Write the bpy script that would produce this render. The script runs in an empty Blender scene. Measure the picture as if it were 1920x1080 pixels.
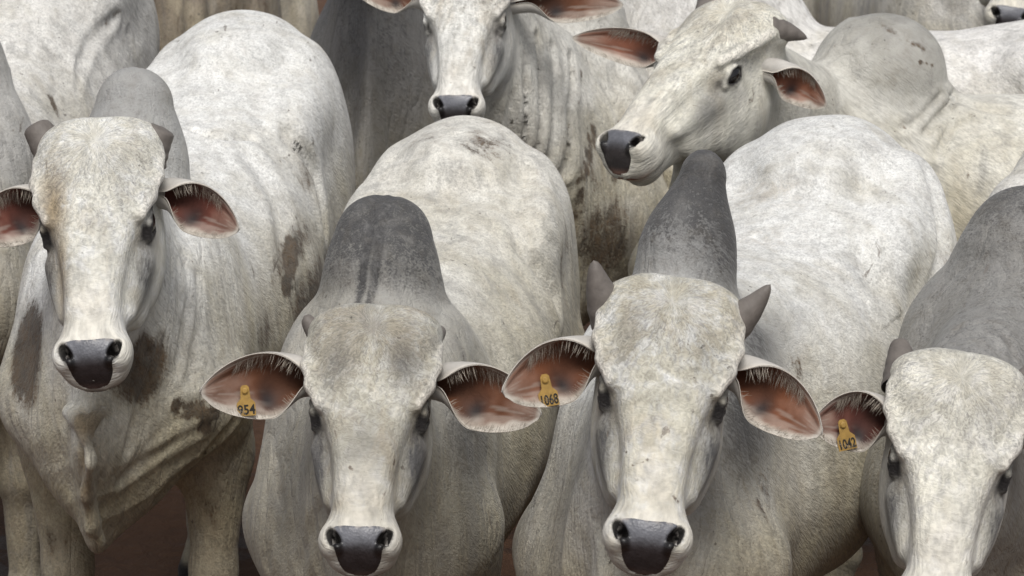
import bpy, math, time
import numpy as np
from mathutils import Vector, Matrix

T0 = time.time()
C = bpy.context.scene.collection
SC = bpy.context.scene
QUICK = False

# ------------------------------------------------------------------ camera
CAM_H, PITCH, F = 2.70, math.radians(14.5), 1920 / 0.36
cam_d = bpy.data.cameras.new("camera")
cam = bpy.data.objects.new("camera", cam_d); C.objects.link(cam)
cam.location = (0, 0, CAM_H)
cam.rotation_euler = (math.radians(90) - PITCH, 0, 0)
cam_d.sensor_width = 36; cam_d.lens = 36 / 0.36
cam_d.clip_end = 2000
cam_d.dof.use_dof = True; cam_d.dof.focus_distance = 5.5; cam_d.dof.aperture_fstop = 11
SC.camera = cam

# ------------------------------------------------------------------ daylight (overcast)
SUN_EL, SUN_AZ = math.radians(58), math.radians(176)
w = bpy.data.worlds.new("World"); SC.world = w; w.use_nodes = True
wn = w.node_tree.nodes; wl = w.node_tree.links
bg = wn["Background"]
sky = wn.new("ShaderNodeTexSky"); sky.sky_type = 'NISHITA'; sky.sun_disc = False
sky.sun_elevation = SUN_EL; sky.sun_rotation = SUN_AZ
sky.air_density = 1.0; sky.dust_density = 4.0; sky.ozone_density = 0.6
hs_ = wn.new("ShaderNodeHueSaturation"); hs_.inputs["Saturation"].default_value = .38      # cloud cover greys the sky
wl.new(sky.outputs[0], hs_.inputs["Color"]); wl.new(hs_.outputs[0], bg.inputs[0]); bg.inputs[1].default_value = 0.09
sd = bpy.data.lights.new("sun", 'SUN'); sd.energy = 1.9; sd.angle = math.radians(26); sd.color = (1, 0.975, 0.93)
so = bpy.data.objects.new("sun", sd); C.objects.link(so)
_dir = Vector((math.sin(SUN_AZ) * math.cos(SUN_EL), math.cos(SUN_AZ) * math.cos(SUN_EL), math.sin(SUN_EL)))
so.rotation_euler = _dir.to_track_quat('Z', 'Y').to_euler()
SC.view_settings.view_transform = 'Standard'; SC.view_settings.look = 'None'
SC.view_settings.exposure = 0.24; SC.view_settings.gamma = 1.0
SC.cycles.max_bounces = 6; SC.cycles.diffuse_bounces = 2


def W(px, py, Z):
    """a point at depth Z metres in front of the camera (1920 x 1080 picture units)"""
    a = (px - 960) / F * Z; b = (540 - py) / F * Z
    return np.array([a, Z * math.cos(PITCH) + b * math.sin(PITCH), CAM_H - Z * math.sin(PITCH) + b * math.cos(PITCH)])


# ------------------------------------------------------------------ small maths
def unit(v):
    v = np.asarray(v, float); return v / np.linalg.norm(v)

def sstep(a, b, x):
    t = np.clip((x - a) / (b - a), 0, 1); return t * t * (3 - 2 * t)

def gauss(P, c, r):
    q = (P - np.asarray(c)) / np.asarray(r); return np.exp(-(q * q).sum(1))

_rs = np.random.RandomState(7); _LAT = _rs.rand(64, 64, 64).astype(np.float32)
def vnoise(P, f, seed=0):
    Q = P * f + seed * 17.31 + 100.0
    i = np.floor(Q).astype(int); t = Q - i; t = t * t * (3 - 2 * t)
    out = 0
    for dx in (0, 1):
        for dy in (0, 1):
            for dz in (0, 1):
                wt = (t[:, 0] if dx else 1 - t[:, 0]) * (t[:, 1] if dy else 1 - t[:, 1]) * (t[:, 2] if dz else 1 - t[:, 2])
                out = out + wt * _LAT[(i[:, 0] + dx) & 63, (i[:, 1] + dy) & 63, (i[:, 2] + dz) & 63]
    return out

def fbm(P, f, seed=0, o=3):
    s = 0; a = .5
    for k in range(o):
        s = s + a * vnoise(P, f * 2 ** k, seed + k * 3); a *= .5
    return s / (1 - .5 ** o)

def dense(st, n=240, smooth=5):
    st = np.asarray(st, float); x = np.linspace(st[0, 0], st[-1, 0], n)
    cols = []
    for j in range(1, st.shape[1]):
        c = np.interp(x, st[:, 0], st[:, j])
        for _ in range(2):
            c = np.convolve(np.pad(c, smooth, 'edge'), np.ones(2 * smooth + 1) / (2 * smooth + 1), 'valid')
        cols.append(c)
    return x, cols


# ------------------------------------------------------------------ implicit shapes
class Shape:
    __slots__ = ("f", "c", "R", "k", "op")
    def __init__(s, f, c, R, k, op): s.f, s.c, s.R, s.k, s.op = f, np.asarray(c, float), R, k, op

def ell(c, r, k=.04, rot=None, op='+'):
    c = np.asarray(c, float); r = np.asarray(r, float)
    def f(P):
        q = P - c
        if rot is not None: q = q @ rot
        q = q / r
        k0 = np.sqrt((q * q).sum(1)); k1 = np.sqrt(((q / r) ** 2).sum(1))
        return k0 * (k0 - 1) / np.maximum(k1, 1e-5)
    return Shape(f, c, r.max(), k, op)

def cone(a, b, ra, rb, k=.04, sx=1., op='+'):
    a = np.asarray(a, float); b = np.asarray(b, float)
    sc = np.array([1 / sx, 1, 1]); ba = (b - a) * sc; L2 = max((ba * ba).sum(), 1e-9)
    def f(P):
        q = (P - a) * sc
        t = np.clip((q @ ba) / L2, 0, 1)
        d = np.sqrt(((q - t[:, None] * ba) ** 2).sum(1)) - (ra + (rb - ra) * t)
        return d * min(1., sx)
    return Shape(f, (a + b) / 2, np.linalg.norm(b - a) / 2 + max(ra, rb), k, op)

def both(fn, c, *a, **k):
    c = np.asarray(c, float); m = c * [-1, 1, 1]
    return [fn(c, *a, **k), fn(m, *a, **k)]

def cone2(a, b, *r, **k):
    a = np.asarray(a, float); b = np.asarray(b, float); m = np.array([-1, 1, 1])
    return [cone(a, b, *r, **k), cone(a * m, b * m, *r, **k)]

def combine(P, shapes, d=None):
    if d is None: d = np.full(len(P), 1.0)
    c = (P.min(0) + P.max(0)) / 2; rad = np.linalg.norm(P - c, axis=1).max() if len(P) else 0
    for s in shapes:
        if s.R is not None and np.linalg.norm(s.c - c) - rad - s.R > s.k + .12: continue
        e = s.f(P)
        if s.op == '+':
            h = np.maximum(s.k - np.abs(d - e), 0) / s.k
            d = np.minimum(d, e) - h * h * s.k * .25
        else:
            h = np.maximum(s.k - np.abs(d + e), 0) / s.k
            d = np.maximum(d, -e) + h * h * s.k * .25
    return d


def eval_points(fn, P, bin=.16):
    key = np.floor((P - P.min(0)) / bin).astype(np.int64)
    key = (key[:, 0] * 4096 + key[:, 1]) * 4096 + key[:, 2]
    o = np.argsort(key, kind='stable'); ks = key[o]
    cut = np.flatnonzero(np.diff(ks)) + 1
    out = np.empty(len(P))
    for idx in np.split(o, cut): out[idx] = fn(P[idx])
    return out


def axis(lo, hi, flo, fhi, coarse, fine):
    """grid line positions: fine between flo and fhi, coarse elsewhere"""
    x = [lo]
    while x[-1] < hi:
        dlt = max(flo - x[-1], x[-1] - fhi, 0)
        x.append(x[-1] + min(coarse, fine + dlt * .35))
    return np.array(x)


def surface_net(fn, xs, ys, zs, B=14):
    n = (len(xs), len(ys), len(zs)); ax = (xs, ys, zs)
    V = np.empty(n, np.float32)
    st = [list(range(0, m, B)) for m in n]
    cen, hd = [], []
    rng = [[(i, min(i + B, m)) for i in s] for s, m in zip(st, n)]
    blocks = [(a, b, c) for a in rng[0] for b in rng[1] for c in rng[2]]
    lo = np.array([[xs[a[0]], ys[b[0]], zs[c[0]]] for a, b, c in blocks])
    hi = np.array([[xs[min(a[1], n[0] - 1)], ys[min(b[1], n[1] - 1)], zs[min(c[1], n[2] - 1)]] for a, b, c in blocks])
    cen = (lo + hi) / 2; hd = np.linalg.norm(hi - lo, axis=1) / 2
    dc = eval_points(fn, cen, .3)
    for (a, b, c), d, h in zip(blocks, dc, hd):
        sl = (slice(*a), slice(*b), slice(*c))
        if abs(d) > 1.5 * h + .05:
            V[sl] = .1 if d > 0 else -.1; continue
        g = np.stack(np.meshgrid(xs[sl[0]], ys[sl[1]], zs[sl[2]], indexing='ij'), -1)
        V[sl] = fn(g.reshape(-1, 3)).reshape(g.shape[:3])
    S = V < 0
    cnt = np.zeros([m - 1 for m in n], np.uint8)
    for dx in (0, 1):
        for dy in (0, 1):
            for dz in (0, 1):
                cnt += S[dx:n[0] - 1 + dx, dy:n[1] - 1 + dy, dz:n[2] - 1 + dz]
    act = (cnt > 0) & (cnt < 8)
    I = np.argwhere(act); idx = np.full(act.shape, -1, np.int32); idx[act] = np.arange(len(I))
    acc = np.zeros((len(I), 3)); num = np.zeros(len(I))
    for axn in range(3):
        o1, o2 = [k for k in range(3) if k != axn]
        for p in (0, 1):
            for q in (0, 1):
                A = I.copy(); A[:, o1] += p; A[:, o2] += q
                Bc = A.copy(); Bc[:, axn] += 1
                va = V[A[:, 0], A[:, 1], A[:, 2]]; vb = V[Bc[:, 0], Bc[:, 1], Bc[:, 2]]
                m = (va < 0) != (vb < 0)
                t = np.where(m, va / np.where(m, va - vb, 1), 0)
                pt = np.stack([ax[k][A[:, k]] for k in range(3)], 1)
                pt[:, axn] += t * (ax[axn][Bc[:, axn]] - ax[axn][A[:, axn]])
                acc += np.where(m[:, None], pt, 0); num += m
    verts = acc / num[:, None]
    faces = []
    for axn in range(3):
        o1, o2 = ((1, 2), (2, 0), (0, 1))[axn]
        sl0 = [slice(None)] * 3; sl1 = [slice(None)] * 3
        sl0[axn] = slice(0, n[axn] - 1); sl1[axn] = slice(1, n[axn])
        for k in (o1, o2): sl0[k] = slice(1, n[k] - 1); sl1[k] = slice(1, n[k] - 1)
        a = S[tuple(sl0)]; b = S[tuple(sl1)]
        E = np.argwhere(a != b); flip = a[a != b]
        E[:, o1] += 1; E[:, o2] += 1
        q = []
        for p1, p2 in ((1, 1), (0, 1), (0, 0), (1, 0)):
            c = E.copy(); c[:, o1] -= p1; c[:, o2] -= p2
            q.append(idx[c[:, 0], c[:, 1], c[:, 2]])
        q = np.stack(q, 1)
        q[~flip] = q[~flip][:, ::-1]
        faces.append(q)
    return verts, np.concatenate(faces)


def project(fn, v, it=2, e=.0015, lim=.006):
    for _ in range(it):
        d = eval_points(fn, v)
        g = np.stack([eval_points(fn, v + np.eye(3)[k] * e) - d for k in range(3)], 1) / e
        g2 = np.maximum((g * g).sum(1), .05)
        st = -(d / g2)[:, None] * g
        L = np.linalg.norm(st, axis=1); st *= np.minimum(1, lim / np.maximum(L, 1e-9))[:, None]
        v = v + st
    return v


def mesh_obj(name, verts, faces, mats, parent=None, attrs=None, smooth=True, mat_idx=None):
    me = bpy.data.meshes.new(name)
    verts = np.asarray(verts, np.float32)
    if isinstance(faces, np.ndarray):
        k = faces.shape[1]
        me.vertices.add(len(verts)); me.vertices.foreach_set("co", verts.ravel())
        me.loops.add(faces.size); me.loops.foreach_set("vertex_index", faces.astype(np.int32).ravel())
        me.polygons.add(len(faces)); me.polygons.foreach_set("loop_start", np.arange(0, faces.size, k, dtype=np.int32))
        me.update(calc_edges=True)
    else:
        me.from_pydata(verts.tolist(), [], faces)
    if smooth: me.polygons.foreach_set("use_smooth", np.ones(len(me.polygons), bool))
    for m in (mats if isinstance(mats, (list, tuple)) else [mats]): me.materials.append(m)
    if mat_idx is not None: me.polygons.foreach_set("material_index", np.asarray(mat_idx, np.int32))
    for nm, a in (attrs or {}).items():
        at = me.attributes.new(nm, 'FLOAT_COLOR', 'POINT')
        at.data.foreach_set("color", np.asarray(a, np.float32).ravel())
    me.validate(); me.update()
    o = bpy.data.objects.new(name, me); C.objects.link(o)
    if parent: o.parent = parent
    return o


# ------------------------------------------------------------------ materials
def new_mat(name):
    m = bpy.data.materials.new(name); m.use_nodes = True
    nt = m.node_tree; b = nt.nodes["Principled BSDF"]
    return m, nt, b

class NB:
    """tiny node-building helper"""
    def __init__(s, nt): s.nt = nt; s.n = nt.nodes; s.l = nt.links
    def put(s, sock, v):
        if hasattr(v, 'links') or hasattr(v, 'is_output'): s.l.new(v, sock)
        else: sock.default_value = v
    def math(s, op, a, b=0., c=None, clamp=False):
        n = s.n.new("ShaderNodeMath"); n.operation = op; n.use_clamp = clamp
        s.put(n.inputs[0], a); s.put(n.inputs[1], b)
        if c is not None: s.put(n.inputs[2], c)
        return n.outputs[0]
    def step(s, x, a, b):
        n = s.n.new("ShaderNodeMapRange"); n.interpolation_type = 'SMOOTHSTEP'
        s.put(n.inputs[0], x); n.inputs[1].default_value = a; n.inputs[2].default_value = b
        return n.outputs[0]
    def noise(s, vec, scale, detail=4, rough=.55, dist=0.):
        n = s.n.new("ShaderNodeTexNoise"); s.l.new(vec, n.inputs["Vector"])
        n.inputs["Scale"].default_value = scale; n.inputs["Detail"].default_value = detail
        n.inputs["Roughness"].default_value = rough; n.inputs["Distortion"].default_value = dist
        return n.outputs["Fac"]
    def mapping(s, vec, scale, loc=(0, 0, 0), rot=(0, 0, 0)):
        n = s.n.new("ShaderNodeMapping"); s.l.new(vec, n.inputs[0])
        n.inputs[1].default_value = loc; n.inputs[2].default_value = rot; n.inputs[3].default_value = scale
        return n.outputs[0]
    def mix(s, f, a, b):
        n = s.n.new("ShaderNodeMix"); n.data_type = 'RGBA'
        s.put(n.inputs[0], f)
        for k, v in ((6, a), (7, b)):
            if isinstance(v, tuple): n.inputs[k].default_value = v + (1,) if len(v) == 3 else v
            else: s.l.new(v, n.inputs[k])
        return n.outputs[2]
    def attr(s, name):
        n = s.n.new("ShaderNodeAttribute"); n.attribute_name = name
        sp = s.n.new("ShaderNodeSeparateColor"); s.l.new(n.outputs["Color"], sp.inputs[0])
        return sp.outputs[0], sp.outputs[1], sp.outputs[2], n.outputs["Alpha"]
    def bump(s, h, strength, dist, normal=None):
        n = s.n.new("ShaderNodeBump"); n.inputs["Strength"].default_value = strength; n.inputs["Distance"].default_value = dist
        s.l.new(h, n.inputs["Height"])
        if normal is not None: s.l.new(normal, n.inputs["Normal"])
        return n.outputs[0]


def coat_material(name, seed, cream=(.66, .64, .595), gray=(.070, .069, .070), stain=.3, face=(.56, .535, .445), clean=0.):
    m, nt, b = new_mat(name); N = NB(nt)
    tc = N.n.new("ShaderNodeTexCoord").outputs["Object"]
    P = N.mapping(tc, (1, 1, 1), (seed * 3.7, seed * 1.9, seed * 5.3))
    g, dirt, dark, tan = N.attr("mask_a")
    wr, pale, scruff, pink = N.attr("mask_b")
    big = N.noise(P, 5.5, 5, .6, .6)
    mid = N.noise(P, 24, 5, .65, .4)
    # hairs lie along the flow of the coat
    fa = N.n.new("ShaderNodeAttribute"); fa.attribute_name = "hairco"
    wob = N.n.new("ShaderNodeTexNoise"); N.l.new(P, wob.inputs["Vector"]); wob.inputs["Scale"].default_value = 28; wob.inputs["Detail"].default_value = 3
    wv = N.n.new("ShaderNodeVectorMath"); wv.operation = 'MULTIPLY_ADD'
    N.l.new(wob.outputs["Color"], wv.inputs[0]); wv.inputs[1].default_value = (.005, .005, .005); N.l.new(fa.outputs["Vector"], wv.inputs[2])
    flow = wv.outputs[0]
    h1 = N.noise(N.mapping(flow, (260, 34, 260)), 1, 2, .6)
    h2 = N.noise(N.mapping(flow, (120, 12, 120)), 1, 3, .65)
    h3 = N.noise(N.mapping(flow, (40, 9, 40)), 1, 3, .6)
    h1 = N.step(h1, .30, .70); h2 = N.step(h2, .32, .68); h3 = N.step(h3, .32, .68)
    hair = N.math('MULTIPLY_ADD', h1, .45, N.math('MULTIPLY_ADD', h2, .35, N.math('MULTIPLY', h3, .20)))
    hc = N.math('SUBTRACT', hair, .5)
    ia = N.n.new("ShaderNodeAttribute"); ia.attribute_name = "hairco"; inh = ia.outputs["Alpha"]
    # grey areas with salt-and-pepper hairs
    calm = N.math('SUBTRACT', 1.0, N.math('MULTIPLY', g, .65, clamp=True))
    gm = N.math('MULTIPLY_ADD', N.math('SUBTRACT', big, .5), N.math('MULTIPLY', calm, N.math('MULTIPLY_ADD', inh, .35, .7 * (1 - .5 * clean))), g)
    gm = N.math('MULTIPLY_ADD', N.math('SUBTRACT', mid, .5), N.math('MULTIPLY', calm, .55 * (1 - .3 * clean)), gm)
    gm = N.math('MULTIPLY_ADD', hc, N.math('MULTIPLY_ADD', g, .45, .22), gm)
    gm = N.math('MULTIPLY', gm, 1.0, clamp=True)
    col = N.mix(gm, N.mix(N.math('MULTIPLY', inh, N.step(N.math('MULTIPLY_ADD', hc, .25, mid), .25, .62)), cream, face), gray)
    nog = N.math('SUBTRACT', 1.0, N.math('MULTIPLY', g, .9, clamp=True), clamp=True)
    # the coat yellows with dust towards the belly
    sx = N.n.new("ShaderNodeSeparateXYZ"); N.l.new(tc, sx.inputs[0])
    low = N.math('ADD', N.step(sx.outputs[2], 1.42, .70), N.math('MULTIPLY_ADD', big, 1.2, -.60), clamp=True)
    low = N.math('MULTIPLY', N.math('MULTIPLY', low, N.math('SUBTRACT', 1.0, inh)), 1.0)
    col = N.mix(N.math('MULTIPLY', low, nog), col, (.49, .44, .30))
    low2 = N.math('ADD', N.step(sx.outputs[2], 1.12, .50), N.math('MULTIPLY_ADD', mid, 1.0, -.5), clamp=True)  # brown mud stain, also painting deeper shade into the coat low down
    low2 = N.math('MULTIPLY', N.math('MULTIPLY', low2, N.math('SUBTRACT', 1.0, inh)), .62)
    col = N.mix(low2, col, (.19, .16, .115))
    # warm stains, streaking downwards
    streak = N.noise(N.mapping(P, (15, 11, 1.8)), 1, 5, .62, .5)
    sf = N.math('MULTIPLY', N.math('MULTIPLY', N.math('MULTIPLY', N.step(streak, .46, .68), stain), nog), N.math('MULTIPLY_ADD', N.math('MAXIMUM', low, inh), .7, .3))
    sf = N.math('MAXIMUM', sf, N.math('MULTIPLY', N.math('MULTIPLY', tan, nog, clamp=True), N.step(N.math('ADD', N.math('MULTIPLY_ADD', hc, .18, mid), N.math('MULTIPLY', tan, .40)), .46, .78)))
    col = N.mix(sf, col, (.27, .215, .14))
    streak2 = N.noise(N.mapping(P, (19, 14, 2.6), (3, 1, 2)), 1, 5, .62, .6)
    col = N.mix(N.math('MULTIPLY', N.step(streak2, .50, .68), .40 * (1 - .5 * clean)), col, (.235, .23, .222))
    # greyish soft mottling
    mott = N.noise(P, 12, 6, .72, .8)
    col = N.mix(N.math('MULTIPLY', N.step(mott, .52, .70), .24 * (1 - .7 * clean)), col, (.30, .29, .275))
    # mud
    dn = N.math('MULTIPLY_ADD', hc, .16, N.math('MULTIPLY_ADD', N.noise(N.mapping(P, (1.5, 1.4, .40)), 17, 8, .74, .3), .75, N.math('MULTIPLY', N.noise(N.mapping(P, (1, 1, .7)), 6, 4, .6), .25)))
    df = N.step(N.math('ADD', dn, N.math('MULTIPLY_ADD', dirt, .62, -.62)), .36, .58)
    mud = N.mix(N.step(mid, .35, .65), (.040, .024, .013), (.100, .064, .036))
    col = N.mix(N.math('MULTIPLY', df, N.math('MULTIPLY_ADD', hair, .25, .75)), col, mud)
    # small scuffs and scratches
    sc1 = N.noise(N.mapping(P, (30, 8, 15), rot=(.6, .4, .9)), 1, 4, .62, 1.2)
    scm = N.math('MULTIPLY', N.step(sc1, .65, .72), N.step(N.noise(P, 4, 2), .46, .6))
    col = N.mix(N.math('MULTIPLY', scm, .7), col, (.13, .105, .085))
    spk = N.noise(P, 70, 2, .5)
    col = N.mix(N.math('MULTIPLY', N.math('MULTIPLY', N.step(spk, .69, .75), N.step(big, .46, .6)), .75), col, (.08, .068, .056))
    # pale hair round the muzzle, pink skin, dark skin
    col = N.mix(N.math('MULTIPLY', pale, N.math('MULTIPLY_ADD', mid, .7, .35)), col, (.72, .685, .62))
    col = N.mix(N.math('MULTIPLY', pink, .8), col, (.36, .20, .155))
    # single hairs
    curl = N.step(N.noise(N.mapping(flow, (150, 90, 150)), 1, 2, .6, 1.6), .34, .66)
    hc2 = N.math('MULTIPLY_ADD', N.math('SUBTRACT', curl, .5), N.math('MULTIPLY', scruff, .55), hc)
    hv = N.math('MULTIPLY_ADD', hc2, N.math('MULTIPLY_ADD', inh, .08, .68), .97)
    hn = N.n.new("ShaderNodeMix"); hn.data_type = 'RGBA'; hn.blend_type = 'MULTIPLY'; hn.inputs[0].default_value = 1.
    N.l.new(col, hn.inputs[6]); N.l.new(hv, hn.inputs[7]); col = hn.outputs[2]
    col = N.mix(dark, col, (.018, .016, .016))
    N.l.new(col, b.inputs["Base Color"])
    b.inputs["Roughness"].default_value = .68
    b.inputs["Specular IOR Level"].default_value = .2
    b.inputs["Sheen Weight"].default_value = .10; b.inputs["Sheen Roughness"].default_value = .5
    n1 = N.bump(N.math('MULTIPLY_ADD', N.math('MULTIPLY', curl, scruff), .7, hair), .36, .006)
    # loose skin creasing
    cr = N.noise(N.mapping(P, (17, 13, 3.2), rot=(.25, 0, .3)), 1, 3, .5, .9)
    cr = N.math('POWER', N.math('ABSOLUTE', N.math('MULTIPLY_ADD', cr, 4, -2)), .7)
    n2 = N.bump(N.math('MULTIPLY', cr, wr), .55, .014, n1)
    n3 = N.bump(mid, .14, .012, n2)
    N.l.new(n3, b.inputs["Normal"])
    return m

def simple_mat(name, col, rough=.5, spec=.4, noise_scale=None, amp=.3, bump=0., attr=None, coat=0.):
    m, nt, b = new_mat(name); N = NB(nt)
    tc = N.n.new("ShaderNodeTexCoord").outputs["Object"]
    base = col
    if attr:
        n = N.n.new("ShaderNodeAttribute"); n.attribute_name = attr; base = n.outputs["Color"]
    if noise_scale:
        nz = N.noise(tc, noise_scale, 5, .65, .3)
        k = N.math('MULTIPLY_ADD', nz, amp * 2, 1 - amp)
        mx = N.n.new("ShaderNodeMix"); mx.data_type = 'RGBA'; mx.blend_type = 'MULTIPLY'; mx.inputs[0].default_value = 1
        if isinstance(base, tuple): mx.inputs[6].default_value = base + (1,)
        else: N.l.new(base, mx.inputs[6])
        N.l.new(k, mx.inputs[7]); N.l.new(mx.outputs[2], b.inputs["Base Color"])
        if bump: N.l.new(N.bump(nz, bump, .004), b.inputs["Normal"])
    else:
        if isinstance(base, tuple): b.inputs["Base Color"].default_value = base + (1,)
        else: N.l.new(base, b.inputs["Base Color"])
    b.inputs["Roughness"].default_value = rough; b.inputs["Specular IOR Level"].default_value = spec
    b.inputs["Coat Weight"].default_value = coat
    return m

def nose_material():
    m, nt, b = new_mat("nose_skin"); N = NB(nt)
    tc = N.n.new("ShaderNodeTexCoord").outputs["Object"]
    v = N.n.new("ShaderNodeTexVoronoi"); N.l.new(tc, v.inputs["Vector"]); v.inputs["Scale"].default_value = 210
    nz = N.noise(tc, 30, 4, .6)
    at = N.n.new("ShaderNodeAttribute"); at.attribute_name = "col"
    mx = N.n.new("ShaderNodeMix"); mx.data_type = 'RGBA'; mx.blend_type = 'MULTIPLY'; mx.inputs[0].default_value = 1
    N.l.new(at.outputs["Color"], mx.inputs[6]); N.l.new(N.math('MULTIPLY_ADD', N.noise(tc, 48, 5, .7), 1.5, .25), mx.inputs[7])
    N.l.new(mx.outputs[2], b.inputs["Base Color"])
    N.l.new(N.math('MULTIPLY_ADD', N.noise(tc, 55, 4, .6), .5, .15), b.inputs["Roughness"]); b.inputs["Specular IOR Level"].default_value = .5
    N.l.new(N.bump(v.outputs["Distance"], .18, .003, N.bump(nz, .3, .006)), b.inputs["Normal"])
    return m

M_NOSE = nose_material()
M_EYE = simple_mat("eye", (.008, .007, .007), .08, .6)
M_HORN = simple_mat("horn", (.155, .138, .125), .55, .3, 45, .45, .4)
M_EAR = simple_mat("ear_skin", (.4, .3, .25), .7, .2, 60, .22, .3, attr="col")
M_EARHAIR = simple_mat("ear_hair", (.42, .37, .31), .6, .2)
M_TAG = simple_mat("tag_plastic", (.34, .21, .055), .55, .35, 90, .55)
M_INK = simple_mat("tag_ink", (.02, .018, .015), .6, .3)

# ------------------------------------------------------------------ the ground
def ground():
    m, nt, b = new_mat("mud"); N = NB(nt)
    tc = N.n.new("ShaderNodeTexCoord").outputs["Object"]
    n1 = N.noise(tc, 3.2, 8, .62, .5); n2 = N.noise(tc, 14, 6, .7, .8); n0 = N.noise(tc, .7, 3, .5)
    wet = N.step(n1, .52, .6)
    col = N.mix(n2, (.050, .021, .009), (.120, .058, .028))
    col = N.mix(N.math('MULTIPLY', wet, .6), col, (.032, .015, .008))
    col = N.mix(N.math('MULTIPLY', N.step(N.noise(tc, 40, 4, .7), .62, .74), .5), col, (.16, .13, .10))
    N.l.new(col, b.inputs["Base Color"])
    N.l.new(N.math('MULTIPLY_ADD', wet, -.35, .85), b.inputs["Roughness"])
    h = N.math('ADD', N.math('MULTIPLY', n1, .6), N.math('MULTIPLY', n2, .5))
    N.l.new(N.bump(h, .8, .06), b.inputs["Normal"])
    k = 60.0
    n = 121
    g = np.sign(np.linspace(-1, 1, n)) * np.abs(np.linspace(-1, 1, n)) ** 2.2 * 600
    X, Y = np.meshgrid(g, g + 7, indexing='ij')
    Pn = np.stack([X.ravel(), Y.ravel(), np.zeros(n * n)], 1)
    r = np.hypot(Pn[:, 0], Pn[:, 1] - 7)
    Pn[:, 2] = (fbm(Pn, 2.1, 3, 3) - .5) * .05 * np.exp(-(r / 20) ** 2) - .02
    i = np.arange(n * n).reshape(n, n)
    f = np.stack([i[:-1, :-1], i[1:, :-1], i[1:, 1:], i[:-1, 1:]], -1).reshape(-1, 4)
    o = mesh_obj("ground", Pn, f, m); o["kind"] = "structure"
ground()

# ------------------------------------------------------------------ the head (s = its left, u = down the face, v = out of the face)
HU, HC = dense([
    # u,    W,    front, back
    (-.010, .030, -.050, -.085), (.000, .064, -.030, -.105), (.022, .093, -.008, -.135), (.06, .112, .010, -.160),
    (.11, .121, .020, -.185), (.15, .121, .025, -.202), (.20, .110, .028, -.212), (.25, .088, .032, -.207),
    (.30, .073, .034, -.180), (.35, .064, .032, -.150), (.40, .060, .027, -.126), (.44, .061, .020, -.113),
    (.475, .064, .011, -.100), (.495, .062, .001, -.088), (.510, .053, -.014, -.074), (.520, .035, -.032, -.062), (.525, .012, -.048, -.054)], 420, 4)

def head_loft(P):
    s, u, v = P[:, 0], P[:, 1], P[:, 2]
    Wd = np.interp(u, HU, HC[0]); vf = np.interp(u, HU, HC[1]); vb = np.interp(u, HU, HC[2])
    c = (vf + vb) / 2; h = np.maximum((vf - vb) / 2, .004)
    z = np.clip((v - c) / h, -1.2, 1.2)
    tp = .17 * sstep(.02, .10, u) * sstep(.46, .36, u) + .08
    we = Wd * (1 - tp + tp * z)
    n = 2.6 + .8 * sstep(.02, .10, u) * sstep(.46, .38, u)
    q = ((np.abs(s) / we) ** n + np.abs((v - c) / h) ** n) ** (1 / n)
    d = (q - 1) * np.minimum(we, h)
    return np.maximum(d, np.maximum(HU[0] - u, u - HU[-1]))

def rotz(a):
    c, s = math.cos(a), math.sin(a); return np.array([[c, -s, 0], [s, c, 0], [0, 0, 1]])

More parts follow.
